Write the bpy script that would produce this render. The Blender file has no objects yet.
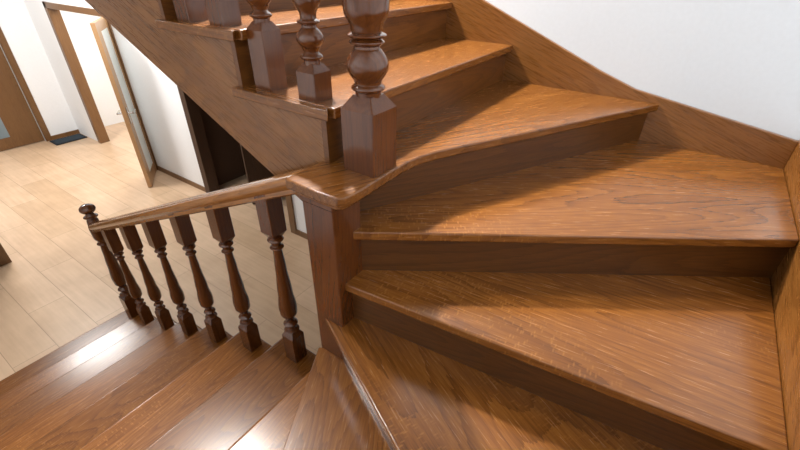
import bpy, bmesh, math, random
from mathutils import Matrix, Vector
random.seed(4)
S=bpy.context.scene
COL=S.collection
# ------------------------------------------------------------------ dimensions (metres)
h=0.17; g=0.358
XB=0.027; YO=0.083; YB=1.423; XR=1.235; XL=-0.066; YN=-1.42
FLOOR=-12*h
TT=0.031   # tread thickness
# ------------------------------------------------------------------ materials
def nn(nt,t,**k):
    n=nt.nodes.new(t)
    for a,b in k.items(): setattr(n,a,b)
    return n
def newmat(name):
    m=bpy.data.materials.new(name); m.use_nodes=True
    nt=m.node_tree; nt.nodes.clear()
    o=nn(nt,'ShaderNodeOutputMaterial'); b=nn(nt,'ShaderNodeBsdfPrincipled')
    nt.links.new(b.outputs[0],o.inputs[0]); return m,nt,b
def ramp(nt,stops):
    r=nn(nt,'ShaderNodeValToRGB'); e=r.color_ramp.elements
    while len(e)<len(stops): e.new(.5)
    for i,(p,c) in enumerate(stops): e[i].position=p; e[i].color=(*c,1) if len(c)==3 else c
    return r
def math_(nt,op,a,b=None,c=None):
    m=nn(nt,'ShaderNodeMath',operation=op)
    for i,v in enumerate((a,b,c)):
        if v is None: continue
        if isinstance(v,(int,float)): m.inputs[i].default_value=v
        else: nt.links.new(v,m.inputs[i])
    return m.outputs[0]
def wood(name,dark,mid,light,axis=0,rough=.22,rings=13,ring_amt=.12,fleck=0.0,coat=.14,scale=1.0,var=.10,pore=.30,streak=.16):
    m,nt,b=newmat(name); L=nt.links.new
    tc=nn(nt,'ShaderNodeTexCoord'); oi=nn(nt,'ShaderNodeObjectInfo')
    cr=nn(nt,'ShaderNodeCombineXYZ')
    L(math_(nt,'MULTIPLY',oi.outputs['Random'],37.),cr.inputs[0]); L(math_(nt,'MULTIPLY',oi.outputs['Random'],91.),cr.inputs[1]); L(math_(nt,'MULTIPLY',oi.outputs['Random'],53.),cr.inputs[2])
    ad=nn(nt,'ShaderNodeVectorMath',operation='ADD'); L(tc.outputs['Object'],ad.inputs[0]); L(cr.outputs[0],ad.inputs[1])
    def mp(al,ac):
        q=nn(nt,'ShaderNodeMapping'); s=[ac*scale]*3; s[axis]=al*scale; q.inputs['Scale'].default_value=s
        L(ad.outputs[0],q.inputs[0]); return q.outputs[0]
    def noise(al,ac,det,ro=.5):
        n=nn(nt,'ShaderNodeTexNoise'); n.inputs['Scale'].default_value=1; n.inputs['Detail'].default_value=det; n.inputs['Roughness'].default_value=ro
        L(mp(al,ac),n.inputs['Vector']); return n.outputs['Fac']
    f=math_(nt,'MULTIPLY',noise(.7,5.2,1.0,.25),float(rings)*2)
    f=math_(nt,'ADD',f,math_(nt,'MULTIPLY',noise(12,120,2),.5))
    fr=math_(nt,'FRACT',f)
    s=math_(nt,'POWER',fr,2.6)
    n2=noise(12,230,2,.6)     # pores
    n3=noise(.9,12,2)       # broad streaks
    v=math_(nt,'MULTIPLY_ADD',s,-ring_amt,.53)
    v=math_(nt,'ADD',v,math_(nt,'MULTIPLY_ADD',n2,pore,-pore/2))
    v=math_(nt,'ADD',v,math_(nt,'MULTIPLY_ADD',n3,streak,-streak/2))
    r=ramp(nt,[(.30,dark),(.5,mid),(.70,light)]); L(v,r.inputs[0])
    out=r.outputs[0]
    if fleck:
        vo=nn(nt,'ShaderNodeTexVoronoi',feature='F1'); vo.inputs['Scale'].default_value=1
        L(mp(110,34),vo.inputs['Vector'])
        n4=noise(1.3,3.,1)
        mr=nn(nt,'ShaderNodeMapRange'); mr.inputs[1].default_value=.36; mr.inputs[2].default_value=.12; mr.inputs[3].default_value=0; mr.inputs[4].default_value=fleck
        L(vo.outputs['Distance'],mr.inputs[0])
        mr2=nn(nt,'ShaderNodeMapRange'); mr2.inputs[1].default_value=.50; mr2.inputs[2].default_value=.62; L(n4,mr2.inputs[0])
        k=math_(nt,'MULTIPLY',mr.outputs[0],mr2.outputs[0])
        mx=nn(nt,'ShaderNodeMix',data_type='RGBA'); L(k,mx.inputs[0]); L(out,mx.inputs[6]); mx.inputs[7].default_value=(light[0]*1.15,light[1]*1.2,light[2]*1.4,1)
        out=mx.outputs[2]
    hsv=nn(nt,'ShaderNodeHueSaturation'); L(out,hsv.inputs['Color'])
    tone=nn(nt,'ShaderNodeSeparateColor'); L(oi.outputs['Color'],tone.inputs[0])
    L(math_(nt,'MULTIPLY',math_(nt,'MULTIPLY_ADD',oi.outputs['Random'],var,1-var/2),tone.outputs[0]),hsv.inputs['Value'])
    L(hsv.outputs[0],b.inputs['Base Color'])
    L(math_(nt,'MULTIPLY_ADD',n2,.08,rough-.04),b.inputs['Roughness'])
    bp=nn(nt,'ShaderNodeBump'); bp.inputs['Strength'].default_value=.03; bp.inputs['Distance'].default_value=.001
    L(n2,bp.inputs['Height']); L(bp.outputs[0],b.inputs['Normal'])
    b.inputs['Coat Weight'].default_value=coat; b.inputs['Coat Roughness'].default_value=.16
    return m
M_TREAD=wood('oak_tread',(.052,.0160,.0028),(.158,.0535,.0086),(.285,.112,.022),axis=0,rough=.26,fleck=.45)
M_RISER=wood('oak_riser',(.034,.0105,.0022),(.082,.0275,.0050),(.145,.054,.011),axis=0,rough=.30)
M_STR=wood('oak_stringer',(.088,.030,.006),(.185,.069,.0135),(.28,.115,.027),axis=0,rough=.28,coat=.22)
M_POST=wood('oak_post',(.036,.0100,.0026),(.090,.0250,.0050),(.140,.043,.009),axis=2,rough=.18,ring_amt=.07,pore=.24,coat=.3)
M_RAIL=wood('oak_rail',(.11,.038,.009),(.26,.100,.024),(.38,.158,.042),axis=0,rough=.18,ring_amt=.08,coat=.35)
M_DOOR=wood('door_oak',(.28,.145,.062),(.42,.235,.105),(.50,.30,.145),axis=2,rough=.35,ring_amt=.06,coat=.1,pore=.25)
M_DOORD=wood('door_oak_brown',(.075,.034,.011),(.155,.073,.025),(.22,.108,.040),axis=2,rough=.35,ring_amt=.08,coat=.1)
M_DARK=wood('door_dark',(.025,.011,.005),(.055,.025,.011),(.09,.04,.018),axis=2,rough=.55,ring_amt=.06,coat=.0)
def plain(name,c,rough=.6,bump=0,metal=0,scale=60):
    m,nt,b=newmat(name); L=nt.links.new
    n=nn(nt,'ShaderNodeTexNoise'); n.inputs['Scale'].default_value=scale; n.inputs['Detail'].default_value=3
    tc=nn(nt,'ShaderNodeTexCoord'); L(tc.outputs['Object'],n.inputs['Vector'])
    r=ramp(nt,[(.3,tuple(x*.97 for x in c)),(.7,c)]); L(n.outputs['Fac'],r.inputs[0]); L(r.outputs[0],b.inputs['Base Color'])
    b.inputs['Roughness'].default_value=rough; b.inputs['Metallic'].default_value=metal
    if bump:
        bp=nn(nt,'ShaderNodeBump'); bp.inputs['Strength'].default_value=bump; bp.inputs['Distance'].default_value=.002
        L(n.outputs['Fac'],bp.inputs['Height']); L(bp.outputs[0],b.inputs['Normal'])
    return m
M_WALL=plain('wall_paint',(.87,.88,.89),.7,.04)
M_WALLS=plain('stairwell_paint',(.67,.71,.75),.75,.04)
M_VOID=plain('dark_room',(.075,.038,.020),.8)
M_METAL=plain('brushed_metal',(.7,.68,.65),.22,0,1)
M_MAT=plain('mat_fabric',(.008,.014,.022),.95,.4,0,200)
def glassmat(name,c1,c2,tr):
    m,nt,b=newmat(name); L=nt.links.new
    n=nn(nt,'ShaderNodeTexNoise'); n.inputs['Scale'].default_value=3
    tc=nn(nt,'ShaderNodeTexCoord'); L(tc.outputs['Object'],n.inputs['Vector'])
    r=ramp(nt,[(.3,c1),(.7,c2)]); L(n.outputs['Fac'],r.inputs[0]); L(r.outputs[0],b.inputs['Base Color'])
    b.inputs['Roughness'].default_value=.35; b.inputs['Transmission Weight'].default_value=tr
    return m
M_GLASS=glassmat('frosted_glass',(.86,.91,.88),(.94,.97,.95),.25)
M_GLASSB=glassmat('blue_grey_glass',(.16,.22,.26),(.26,.34,.38),.2)
def tilemat():
    m,nt,b=newmat('wood_look_tile'); L=nt.links.new
    tc=nn(nt,'ShaderNodeTexCoord')
    br=nn(nt,'ShaderNodeTexBrick'); L(tc.outputs['Object'],br.inputs['Vector'])
    br.inputs['Scale'].default_value=1; br.inputs['Brick Width'].default_value=1.2; br.inputs['Row Height'].default_value=.30
    br.inputs['Mortar Size'].default_value=.0032; br.inputs['Mortar Smooth'].default_value=.4
    br.inputs['Color1'].default_value=(.54,.375,.24,1); br.inputs['Color2'].default_value=(.62,.44,.295,1); br.inputs['Mortar'].default_value=(.37,.25,.16,1)
    mp=nn(nt,'ShaderNodeMapping'); mp.inputs['Scale'].default_value=(2,26,1); L(tc.outputs['Object'],mp.inputs[0])
    n=nn(nt,'ShaderNodeTexNoise'); n.inputs['Scale'].default_value=1; n.inputs['Detail'].default_value=4; L(mp.outputs[0],n.inputs['Vector'])
    n2=nn(nt,'ShaderNodeTexNoise'); n2.inputs['Scale'].default_value=4; n2.inputs['Detail'].default_value=3; L(tc.outputs['Object'],n2.inputs['Vector'])
    a=math_(nt,'ADD',math_(nt,'MULTIPLY',n.outputs['Fac'],.5),math_(nt,'MULTIPLY',n2.outputs['Fac'],.5))
    r=ramp(nt,[(.3,(.82,.79,.76)),(.7,(1.07,1.07,1.07))]); L(a,r.inputs[0])
    mx=nn(nt,'ShaderNodeMix',data_type='RGBA',blend_type='MULTIPLY'); mx.inputs[0].default_value=1
    L(br.outputs['Color'],mx.inputs[6]); L(r.outputs[0],mx.inputs[7]); L(mx.outputs[2],b.inputs['Base Color'])
    b.inputs['Roughness'].default_value=.34
    return m
M_TILE=tilemat()
# ------------------------------------------------------------------ helpers
def link(o,parent=None):
    COL.objects.link(o)
    if parent: o.parent=parent
    return o
def obj(name,bm,mat,parent=None,M=None,bevel=0,smooth=False,seg=3,sharp=30):
    bmesh.ops.recalc_face_normals(bm,faces=bm.faces)
    me=bpy.data.meshes.new(name); bm.to_mesh(me); bm.free(); me.materials.append(mat)
    o=bpy.data.objects.new(name,me)
    if M is not None: o.matrix_world=M
    link(o,parent)
    if bevel:
        b=o.modifiers.new('bevel','BEVEL'); b.width=bevel; b.segments=seg; b.limit_method='ANGLE'; b.angle_limit=math.radians(35); b.harden_normals=False
    if smooth or bevel:
        for p in me.polygons: p.use_smooth=True
        me.set_sharp_from_angle(angle=math.radians(sharp))
    return o
def empty(name,label,cat,loc=(0,0,0)):
    e=bpy.data.objects.new(name,None); e.empty_display_size=.1; COL.objects.link(e)
    e['label']=label; e['category']=cat; return e
def clip(poly,o,n,d):  # keep n.(p-o)<=d
    out=[]
    for i in range(len(poly)):
        a=poly[i];b=poly[(i+1)%len(poly)]
        da=(a-o).dot(n)-d; db=(b-o).dot(n)-d
        if da<=0: out.append(a)
        if (da<0)!=(db<0) and abs(da-db)>1e-9: out.append(a+(b-a)*(da/(da-db)))
    res=[]
    for p in out:
        if not res or (p-res[-1]).length>.006: res.append(p)
    if len(res)>1 and (res[0]-res[-1]).length<.006: res.pop()
    return res
def prism(bm,poly,z0,z1):
    lo=[bm.verts.new((p[0],p[1],z0)) for p in poly]; hi=[bm.verts.new((p[0],p[1],z1)) for p in poly]
    bm.faces.new(hi); bm.faces.new(lo[::-1]); k=len(poly)
    for i in range(k): bm.faces.new((lo[i],lo[(i+1)%k],hi[(i+1)%k],hi[i]))
def slab(name,poly,z0,z1,mat,parent,o,ang,bevel,seg=3):
    M=Matrix.Translation((o[0],o[1],z0))@Matrix.Rotation(ang,4,'Z'); R=Matrix.Rotation(-ang,2)
    loc=[R@(Vector(p)-Vector((o[0],o[1]))) for p in poly]
    bm=bmesh.new(); prism(bm,loc,0,z1-z0)
    return obj(name,bm,mat,parent,M,bevel,seg=seg)
def box(bm,x0,x1,y0,y1,z0,z1):
    prism(bm,[(x0,y0),(x1,y0),(x1,y1),(x0,y1)],z0,z1)
def boxes(name,bs,mat,parent=None,bevel=0):
    bm=bmesh.new()
    c=Vector(((bs[0][0]+bs[0][1])/2,(bs[0][2]+bs[0][3])/2,bs[0][4]))
    for b in bs: box(bm,b[0]-c.x,b[1]-c.x,b[2]-c.y,b[3]-c.y,b[4]-c.z,b[5]-c.z)
    return obj(name,bm,mat,parent,Matrix.Translation(c),bevel)
def struct(o): o['kind']='structure'; return o
def xzprism(name,pts,y0,y1,mat,parent,rot=0,bevel=0,swap=False):
    o0=Vector(pts[0]); ca,sa=math.cos(-rot),math.sin(-rot)
    bm=bmesh.new(); A=[];B=[]
    for p in pts:
        d=Vector(p)-o0; u=(d.x*ca-d.y*sa,d.x*sa+d.y*ca)
        A.append(bm.verts.new((u[0],0,u[1]))); B.append(bm.verts.new((u[0],y1-y0,u[1])))
    bm.faces.new(A); bm.faces.new(B[::-1]); k=len(A)
    for i in range(k): bm.faces.new((A[i],B[i],B[(i+1)%k],A[(i+1)%k]))
    if not swap:
        M=Matrix.Translation((o0.x,y0,o0.y))@Matrix.Rotation(-rot,4,'Y')
    else:
        M=Matrix.Translation((y1,o0.x,o0.y))@Matrix.Rotation(math.pi/2,4,'Z')@Matrix.Rotation(-rot,4,'Y')
    return obj(name,bm,mat,parent,M,bevel,seg=2)
# ------------------------------------------------------------------ staircase
stair=empty('staircase','varnished oak winding staircase with triangular winder treads','staircase')
steps=[]
for n in range(8,0,-1): steps.append((Vector((XL-(n-1)*g,0)),math.radians(-90),-(3+n)*h))
for a,d,z in [(-61.6,-.018,-3*h),(-26.3,-.006,-2*h),(6.2,-.014,-h),(33.9,-.027,0),(63.4,-.018,h)]:
    a=math.radians(a); u=Vector((math.cos(a),math.sin(a))); steps.append((Vector((-u.y,u.x))*d,a,z))
for n in range(0,7): steps.append((Vector((XB-n*g,0)),math.radians(90),(2+n)*h))
OV=.030; RT=.018; YR=YO+.028
for i,(o,a,z) in enumerate(steps):
    u=Vector((math.cos(a),math.sin(a))); n=Vector((-u.y,u.x))
    low=i<8; up=i>=13
    y0,y1=(YN,.125) if i<9 else ((YN,YB) if i<13 else (YR,YB))
    base=[Vector(p) for p in [(-4.5,y0),(XR,y0),(XR,y1),(-4.5,y1)]]
    P=clip(base,o,-n,0)
    if i+1<len(steps):
        o2,a2,_=steps[i+1]; u2=Vector((math.cos(a2),math.sin(a2))); n2=Vector((-u2.y,u2.x))
        P=clip(P,o2,n2,OV+RT)
    else: P=clip(P,o,n,.9)
    if 8<=i<=11: P=clip(P,Vector((0,0)),-u,-.03)
    if i==12:
        t=(YB-o.y)/u.y
        P=[Vector(p) for p in [(-.035,-.046),(.10,-.050),(.160,-.046),(.176,-.030),(.181,.02),(.179,.14),(.179,.24),(.187,.31)]]
        P+= [o+u*.44, o+u*t, Vector((-.035,YB))]
    T=slab('tread',P,z-TT,z,M_TREAD,stair,o,a,.0145 if low else .005,5 if low else 3)
    tone=(1.0,1.22)[i%2] if low else 1.0
    if i==8: tone=1.0
    T.color=(tone,tone,tone,1)
    if up: # mitred return nosing along the open end
        xf=o.x; xr=o.x-g-OV-.032 if i<len(steps)-1 else o.x-.88
        slab('return_nosing',[(xr,YO),(xf,YO),(xf-.028+.002,YR),(xr,YR)],z-TT,z+.0003,M_TREAD,stair,(xf,YO),0,.004)
    yr=.104 if up else y0
    R=[Vector(p) for p in [(-4.5,yr),(XR,yr),(XR,y1-(0.03 if low else 0)),(-4.5,y1-(0.03 if low else 0))]]
    R=clip(R,o,-n,-OV); R=clip(R,o,n,OV+RT)
    if not low and not up: R=clip(R,Vector((0,0)),-u,-.07)
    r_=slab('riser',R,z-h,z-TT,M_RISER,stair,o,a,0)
    if up: r_.color=(1.5,1.5,1.5,1)  # upper risers coloured brighter to stand in for light that misses them
P=[(-.02,-.036),(.145,-.038),(.160,-.030),(.166,0),(.164,.17),(.12,.24),(-.02,.24)]
slab('cap_moulding',P,h-TT-.014,h-TT,M_TREAD,stair,(0,0),0,.004)
zb=lambda x:-.07-.475*x
xe=XB-6*g-.8
XO=OV+RT+.001
pts=[(-.022,zb(0))]
for k in range(7):
    pts.append((XB-k*g-XO,(2+k)*h-TT if k else 2*h-TT)); pts.append((XB-(k+1)*g-XO if k<6 else xe,(2+k)*h-TT))
pts.append((xe,zb(xe)))
pts2=[pts[0]]
for q in pts[1:]:
    if (Vector(q)-Vector(pts2[-1])).length>.01: pts2.append(q)
xzprism('stringer',pts2,.104,.138,M_STR,stair,rot=math.atan(-.475))
xzprism('soffit_panel',[(-.03,zb(0)+.02),(-.03,zb(0)+.04),(xe,zb(xe)+.04),(xe,zb(xe)+.02)],.139,YB,M_STR,stair)
pl=[(XL+.06,-4*h-TT)]
for k in range(8):
    x=XL-k*g+OV; pl+=[(x,-(4+k)*h-TT),(x,-(5+k)*h-TT if k<7 else FLOOR)]
pl+=[(XL-7*g+.35,FLOOR),(XL+.06,-4*h-TT-.35)]
xzprism('stringer',pl,.085,.112,M_STR,stair,rot=math.atan(.475))
top=[(-2.9,.53+2.72*.45),(-.18,.535),(.46,.272),(.62,.216),(XR,.112)]
bot=[(XR,-.3),(.3,-.1),(-.3,.1),(-2.9,1.3)]
xzprism('wall_stringer',top+bot,YB,YB+.024,M_STR,stair,rot=-.35,bevel=.003)
top=[(YB+.024,.115),(.95,.075),(.35,-.02),(-.3,-.17),(-1.0,-.36),(YN,-.48)]
bot=[(YN,-1.0),(YB+.024,-.5)]
xzprism('wall_stringer',top+bot,XR,XR+.024,M_STR,stair,rot=.2,bevel=.003,swap=True)
# ------------------------------------------------------------------ turned pieces
def lathe(bm,prof,seg=36):
    rings=[]
    for r,z in prof:
        rings.append([bm.verts.new((r*math.cos(2*math.pi*i/seg),r*math.sin(2*math.pi*i/seg),z)) for i in range(seg)])
    for a,b in zip(rings,rings[1:]):
        for i in range(seg): bm.faces.new((a[i],a[(i+1)%seg],b[(i+1)%seg],b[i]))
    bm.faces.new(rings[0][::-1]); bm.faces.new(rings[-1])
def sq(bm,levels,ch=0.0):
    def ring(w,z):
        if ch<=0: return [bm.verts.new((sx*w,sy*w,z)) for sx,sy in ((-1,-1),(1,-1),(1,1),(-1,1))]
        c=min(ch,w*.4); pts=[(-w+c,-w),(w-c,-w),(w,-w+c),(w,w-c),(w-c,w),(-w+c,w),(-w,w-c),(-w,-w+c)]
        return [bm.verts.new((x,y,z)) for x,y in pts]
    rings=[ring(w,z) for w,z in levels]
    k=len(rings[0])
    for a,b in zip(rings,rings[1:]):
        for i in range(k): bm.faces.new((a[i],a[(i+1)%k],b[(i+1)%k],b[i]))
    bm.faces.new(rings[0][::-1]); bm.faces.new(rings[-1])
def bead(r,z,hh,k=6,r0=None):
    r0=r0 if r0 else r*.8
    return [(r0+(r-r0)*math.sin(math.pi*i/k),z+hh*i/k) for i in range(k+1)]
def smoothprof(pts,n=5):
    out=[]
    for (r0,z0),(r1,z1) in zip(pts,pts[1:]):
        for i in range(n):
            t=i/n; s=(1-math.cos(math.pi*t))/2; out.append((r0+(r1-r0)*s,z0+(z1-z0)*t))
    out.append(pts[-1]); return out
def mk(name,squares,profs,mat,parent,loc,ch=.0025):
    bm=bmesh.new()
    for s_ in squares: sq(bm,s_,ch)
    for p in profs: lathe(bm,p)
    return obj(name,bm,mat,parent,Matrix.Translation(loc),0,True,sharp=27)
def copyo(o,loc,parent):
    c=o.copy(); c.matrix_world=Matrix.Translation(loc); COL.objects.link(c); c.parent=parent; return c
# ---- lower railing
rail1=empty('stair_railing','dark oak railing with turned balusters along the descending flight','railing')
w=.034
p_low=[(.022,.165)]+bead(.033,.170,.015,6,.021)+smoothprof([(.019,.188),(.0165,.202)],2)+bead(.031,.204,.022,6,.018)+smoothprof([(.017,.229),(.018,.236),(.036,.280),(.0375,.310),(.030,.39),(.022,.52),(.0175,.608)],6)+bead(.027,.611,.013,6,.018)+smoothprof([(.017,.627),(.021,.642)],2)+bead(.031,.644,.018,6,.021)+[(.022,.675)]
first=mk('baluster',[[(w,0),(w,.145),(w-.014,.170)],[(w-.014,.665),(w,.690),(w,.875)]],[p_low],M_POST,rail1,(-.281,.065,-5*h))
for i in range(1,6): copyo(first,(-.281-g*i,.065,-(5+i)*h),rail1)
x6=-.281-g*6+.13
p_end=[(.03,.2)]+bead(.045,.205,.02,6,.03)+smoothprof([(.027,.23),(.025,.245)],2)+bead(.041,.25,.03,6,.027)+smoothprof([(.023,.285),(.043,.33),(.047,.38),(.037,.5),(.028,.62),(.024,.68)],6)+bead(.038,.685,.02,6,.026)+smoothprof([(.026,.71),(.04,.75),(.042,.82),(.036,.88),(.030,.905)],4)+bead(.045,.908,.018,6,.030)+smoothprof([(.027,.930),(.023,.944)],2)+[(.047*math.sin(math.pi*t/14)+.002,.976-.034*math.cos(math.pi*t/14)) for t in range(2,15)]
mk('newel_post',[[(.046,-.13),(.046,.185),(.030,.207)]],[p_end],M_POST,rail1,(x6,.065,-11*h+.13))
bm=bmesh.new(); hw=.059
sq(bm,[(hw,0),(hw,1.060),(hw+.004,1.066),(hw+.004,1.080)],.003)
obj('newel_post',bm,M_POST,rail1,Matrix.Translation((.065,.03,h-TT-.014-1.080)),0,True,sharp=27)
PROF=[(-.030,-.026),(-.024,-.032),(.024,-.032),(.030,-.026),(.028,-.012),(.037,.0),(.039,.012),(.035,.023),(.025,.031),(.012,.036),(0,.037),(-.012,.036),(-.025,.031),(-.035,.023),(-.039,.012),(-.037,0),(-.028,-.012)]
def rail(name,path,y,mat,parent):
    bm=bmesh.new(); rings=[]
    o0=Vector(path[0]); d0=Vector(path[1])-o0; ang=math.atan2(d0.y,d0.x)
    R=Matrix.Rotation(-ang,2)
    loc=[R@(Vector(p)-o0) for p in path]
    for i,p in enumerate(loc):
        a=loc[max(0,i-1)]; b=loc[min(len(loc)-1,i+1)]; t=(b-a).normalized(); nrm=Vector((-t.y,t.x))
        rings.append([bm.verts.new((p.x+nrm.x*q[1],q[0],p.y+nrm.y*q[1])) for q in PROF])
    k=len(PROF)
    for A,B in zip(rings,rings[1:]):
        for i in range(k): bm.faces.new((A[i],B[i],B[(i+1)%k],A[(i+1)%k]))
    bm.faces.new(rings[0]); bm.faces.new(rings[-1][::-1])
    M=Matrix.Translation((o0.x,y,o0.y))@Matrix.Rotation(-ang,4,'Y')
    return obj(name,bm,mat,parent,M,0,True,sharp=34)
zl=lambda x:.143+.458*x
xs=x6+.02
rail('handrail',[(xs,zl(xs)),(-.10,zl(-.10)),(-.036,zl(-.036))],.06,M_RAIL,rail1)
# ---- upper railing
rail2=empty('stair_railing','dark oak railing with thick turned newel on the ascending flight','railing')
w=.036
def upb(H0):
    return [(.024,H0)]+bead(.033,H0+.012,.018,6,.024)+smoothprof([(.021,H0+.034),(.026,H0+.045)],2)+bead(.039,H0+.045,.048,8,.024)+smoothprof([(.021,H0+.096),(.020,H0+.102)],2)+bead(.032,H0+.104,.014,6,.022)+smoothprof([(.022,H0+.125),(.038,H0+.165),(.039,H0+.20),(.029,H0+.32),(.020,H0+.46)],6)+bead(.03,H0+.465,.016,6,.02)+[(.022,H0+.50)]
def upbal(base,zt,x):
    bh=zt-base
    return mk('baluster',[[(w,0),(w,bh-.022),(w-.015,bh)],[(w-.015,bh+.485),(w,bh+.507),(w,bh+.64)]],[upb(bh-.004)],M_POST,rail2,(x,.158,base))
zt0=lambda x:.44-.475*(x+.09)
A=upbal(2*h,zt0(-.09),-.09); B=upbal(2*h,zt0(-.285),-.285)
for k in range(1,6):
    copyo(A,(-.105-g*k,.158,(2+k)*h),rail2); copyo(B,(-.285-g*k,.158,(2+k)*h),rail2)
W=.056
pn=[(.034,.205)]+bead(.046,.222,.02,6,.036)+smoothprof([(.036,.244),(.038,.25)],2)+bead(.056,.25,.078,12,.037)+smoothprof([(.035,.330),(.034,.336)],2)+bead(.046,.338,.014,6,.036)+bead(.051,.354,.014,6,.038)+smoothprof([(.040,.372),(.057,.42),(.060,.47),(.050,.58),(.036,.74)],6)+bead(.048,.745,.02,6,.036)+[(.036,.78)]
mk('newel_post',[[(W,0),(W,.178),(W*.55,.214)],[(W*.62,.77),(W,.79),(W,1.02),(W+.012,1.03),(W+.012,1.05),(W*.4,1.07)]],[pn],M_POST,rail2,(.11,.16,h))
zu=lambda x:zt0(x)+.655
rail('handrail',[(-2.4,zu(-2.4)),(.06,zu(.06))],.158,M_RAIL,rail2)
# ------------------------------------------------------------------ room shell
HY=1.92; HT=3.3; E=.003
fl=boxes('floor',[(-8.3,1.4,-3.2,4.2,FLOOR-.1,FLOOR)],M_TILE); struct(fl)
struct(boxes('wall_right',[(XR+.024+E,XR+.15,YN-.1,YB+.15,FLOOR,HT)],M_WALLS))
bm=bmesh.new()
xz=[(1.5,FLOOR),(1.5,HT),(-3.2,HT),(-3.2,1.42),(-.9,.33),(-.9,FLOOR)]
A=[bm.verts.new((x,YB+.024+E,z)) for x,z in xz]; B=[bm.verts.new((x,YB+.14,z)) for x,z in xz]
bm.faces.new(A); bm.faces.new(B[::-1])
for i in range(len(A)): bm.faces.new((A[i],B[i],B[(i+1)%len(A)],A[(i+1)%len(A)]))
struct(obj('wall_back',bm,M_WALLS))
OA=(-7.25,-5.52); OB=(-4.17,-2.52); OT=.04
struct(boxes('wall_hall',[(-8.3,OA[0],HY,HY+.12,FLOOR,HT),(OA[0],OA[1],HY,HY+.12,OT,HT),(OA[1],OB[0],HY,HY+.12,FLOOR,HT),(OB[0],OB[1],HY,HY+.12,.25,HT),(OB[1],1.4,HY,HY+.12,FLOOR,HT)],M_WALL))
D1=(.56,1.40)
struct(boxes('wall_far',[(-8.25,-8.1,D1[1],4.2,FLOOR,HT),(-8.25,-8.1,D1[0],D1[1],OT,HT),(-8.25,-8.1,-3.2,D1[0],FLOOR,HT)],M_WALL))
struct(boxes('wall_room',[(-8.1,-4.3,3.6,3.7,FLOOR,HT),(-4.4,-4.3,HY+.12,3.6,FLOOR,HT)],M_WALL))
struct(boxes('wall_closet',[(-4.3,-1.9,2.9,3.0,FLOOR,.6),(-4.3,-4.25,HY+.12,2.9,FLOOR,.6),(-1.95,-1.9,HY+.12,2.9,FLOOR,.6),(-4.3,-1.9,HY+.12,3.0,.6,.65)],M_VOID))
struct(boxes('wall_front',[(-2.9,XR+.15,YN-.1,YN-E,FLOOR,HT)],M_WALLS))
struct(boxes('baseboard_hall',[(OA[1]+.1,OB[0]-.04,HY-.015,HY,FLOOR,FLOOR+.07)],M_DOORD))
struct(boxes('baseboard_far',[(-8.1,-8.085,D1[1]+.08,HY,FLOOR,FLOOR+.07)],M_DOORD))
struct(boxes('baseboard_closet',[(OB[1]+.08,1.2,HY-.015,HY,FLOOR,FLOOR+.07)],M_DOORD))
struct(boxes('trim_1',[(OA[0]-.08,OA[0]+.01,HY-.02,HY+.13,FLOOR,OT+.08),(OA[0]-.08,OA[1]+.08,HY-.02,HY+.13,OT,OT+.08),(OA[1]-.01,OA[1]+.08,HY-.02,HY+.13,FLOOR,OT+.08)],M_DOORD,None,.004))
struct(boxes('trim_2',[(-8.12,-8.08,D1[1],D1[1]+.09,FLOOR,OT+.08),(-8.12,-8.08,D1[0]-.09,D1[1]+.09,OT,OT+.08),(-8.12,-8.08,D1[0]-.09,D1[0],FLOOR,OT+.08)],M_DOORD,None,.004))
struct(boxes('trim_3',[(OB[0]-.04,OB[0]+.07,HY-.02,HY+.13,FLOOR,.3)],M_DARK,None,.004))
struct(boxes('trim_4',[(OB[1]-.01,OB[1]+.08,HY-.02,HY+.13,FLOOR,.3)],M_DOORD,None,.004))
def handle(parent,M):
    bm=bmesh.new(); box(bm,-.005,.005,-.025,.025,-.10,.10)
    bmesh.ops.create_cone(bm,cap_ends=True,segments=12,radius1=.013,radius2=.013,depth=.06,matrix=Matrix.Translation((.033,0,.03))@Matrix.Rotation(math.pi/2,4,'Y'))
    bmesh.ops.create_cone(bm,cap_ends=True,segments=12,radius1=.013,radius2=.012,depth=.15,matrix=Matrix.Translation((.06,.062,.03))@Matrix.Rotation(math.pi/2,4,'X'))
    o=obj('handle',bm,M_METAL,parent,M,0,True); o['label']='chrome lever handle'; return o
d1=boxes('door_1',[(-8.2,-8.15,D1[0]+.005,D1[1]-.005,FLOOR+.01,OT-.005)],M_DOORD,None,.003); struct(d1)
def child(o,p):
    o.parent=p; o.matrix_parent_inverse=p.matrix_basis.inverted(); return o
child(boxes('door_panel',[(-8.155,-8.14,D1[0]+.13,D1[1]-.13,FLOOR+1.15,OT-.15)],M_DOORD,None,.006),d1)
child(boxes('door_glass',[(-8.155,-8.143,D1[0]+.13,D1[1]-.42,FLOOR+.2,FLOOR+1.0)],M_GLASSB),d1)
child(handle(None,Matrix.Translation((-8.145,D1[0]+.07,FLOOR+1.0))),d1)
hin=Vector((-5.5,1.90)); fre=Vector((-4.96,1.53)); dv=fre-hin; Ld=dv.length; an=math.atan2(dv.y,dv.x)
M2=Matrix.Translation((hin.x,hin.y,FLOOR+.01))@Matrix.Rotation(an,4,'Z')
bm=bmesh.new(); Hd=2.08
box(bm,0,.10,-.024,.024,0,Hd); box(bm,Ld-.17,Ld,-.024,.024,0,Hd); box(bm,.10,Ld-.17,-.02,.02,0,.14); box(bm,.10,Ld-.17,-.02,.02,Hd-.11,Hd)
d2=obj('door_2',bm,M_DOOR,None,M2,.002); struct(d2)
bm=bmesh.new(); box(bm,.10,Ld-.17,-.015,.015,.14,Hd-.11)
child(obj('door_glass',bm,M_GLASS,None,M2),d2)
child(handle(None,M2@Matrix.Translation((Ld-.07,.027,1.0))@Matrix.Rotation(math.pi/2,4,'Z')),d2)
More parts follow.
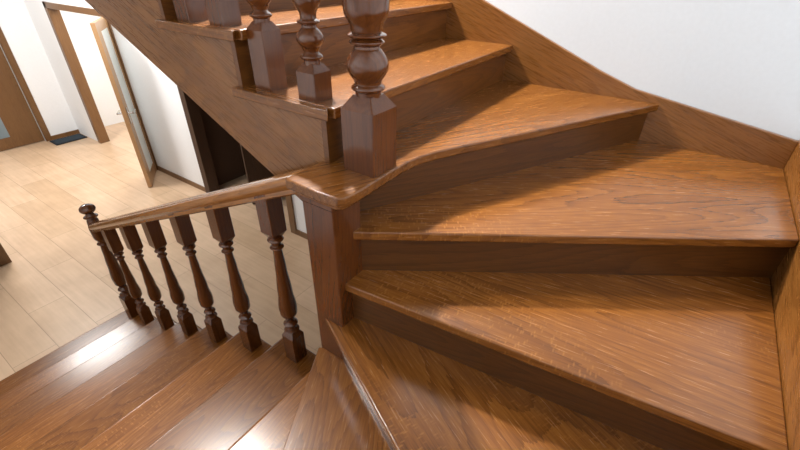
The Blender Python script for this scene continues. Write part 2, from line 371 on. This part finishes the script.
child(handle(None,M2@Matrix.Translation((Ld-.07,-.027,1.0))@Matrix.Rotation(-math.pi/2,4,'Z')@Matrix.Scale(-1,4,(0,1,0))),d2)
M3=Matrix.Translation((OB[0]+.75,HY+.14,FLOOR+.01))@Matrix.Rotation(math.radians(75),4,'Z')
bm=bmesh.new(); box(bm,0,.75,-.02,.02,0,2.2); box(bm,.1,.65,-.027,.027,.2,.9); box(bm,.1,.65,-.027,.027,1.05,2.05)
d3=obj('door_3',bm,M_DARK,None,M3,.004); struct(d3)
bm=bmesh.new(); box(bm,-.15,.15,-.24,.24,0,.018)
mt=obj('door_mat',bm,M_MAT,None,Matrix.Translation((-7.88,1.66,FLOOR)),.008); mt['label']='dark blue-grey door mat lying by the hall door'; mt['category']='mat'
bm=bmesh.new(); box(bm,-.11,.11,-.2,.2,0,.003)
mb=obj('mat_pile',bm,plain('mat_pile',(.018,.03,.042),.95,.5,0,260),mt,Matrix.Identity(4)); mb.location=(0,0,.0165)
wd=empty('wardrobe','tall brown wooden wardrobe standing in the hall','wardrobe')
boxes('body',[(-5.0,-4.48,-1.1,-.2,FLOOR,FLOOR+2.1)],M_DOORD,wd,.004)
for a,b in ((-1.09,-.655),(-.645,-.21)):
    q=boxes('door',[(-4.48,-4.455,a,b,FLOOR+.06,FLOOR+2.08)],M_DOORD,wd,.003)
    k=boxes('knob',[(-4.455,-4.43,(-.685 if a<-1 else -.63),(-.685 if a<-1 else -.63)+.015,FLOOR+1,FLOOR+1.12)],M_METAL,None,.002); child(k,q)
# ------------------------------------------------------------------ light
wld=bpy.data.worlds.new('world'); S.world=wld; wld.use_nodes=True
wld.node_tree.nodes['Background'].inputs[0].default_value=(1,.98,.95,1); wld.node_tree.nodes['Background'].inputs[1].default_value=.29
def area(name,loc,tgt,size,e,col=(1,.95,.88),spread=180):
    l=bpy.data.lights.new(name,'AREA'); l.shape='DISK'; l.size=size; l.energy=e; l.color=col; l.spread=math.radians(spread)
    o=bpy.data.objects.new(name,l); COL.objects.link(o); o.location=loc
    o.rotation_euler=(Vector(tgt)-Vector(loc)).to_track_quat('-Z','Y').to_euler()
    o['kind']='structure'
    return o
area('ceiling_light_stairs',(-1.3,1.15,2.15),(.5,.0,-.2),.16,175,(1,.97,.92))
area('ceiling_light_well',(-2.1,.28,2.95),(-.7,-.5,-1.2),.5,68,(1,.97,.93),90)
area('ceiling_light_hall',(-5.9,.33,1.55),(-5.9,.4,-2),.9,130,(1,.98,.95))
area('fill_light_passage',(-4.1,1.0,.75),(-5.0,1.7,-1.4),.3,30,(1,.99,.97))  # added fill, no real lamp: brightens the open door leaf and nearby wall
area('ceiling_light_room',(-6.3,2.9,.9),(-6.3,2.8,-2),.5,60)
# ------------------------------------------------------------------ camera
cam=bpy.data.cameras.new('camera'); co=bpy.data.objects.new('camera',cam); COL.objects.link(co); S.camera=co
ya,pi_,ro=math.radians(34.294),math.radians(32.709),math.radians(.83)
fw=Vector((-math.sin(ya)*math.cos(pi_),math.cos(ya)*math.cos(pi_),-math.sin(pi_)))
rt=Vector((math.cos(ya),math.sin(ya),0)); up=rt.cross(fw)
r2=rt*math.cos(ro)+up*math.sin(ro); u2=-rt*math.sin(ro)+up*math.cos(ro)
M=Matrix((r2,u2,-fw)).transposed().to_4x4(); M.translation=Vector((.822,-.723,.69)); co.matrix_world=M
cam.sensor_width=36; cam.lens=412.442*36/800; cam.clip_start=.02
S.view_settings.view_transform='Standard'
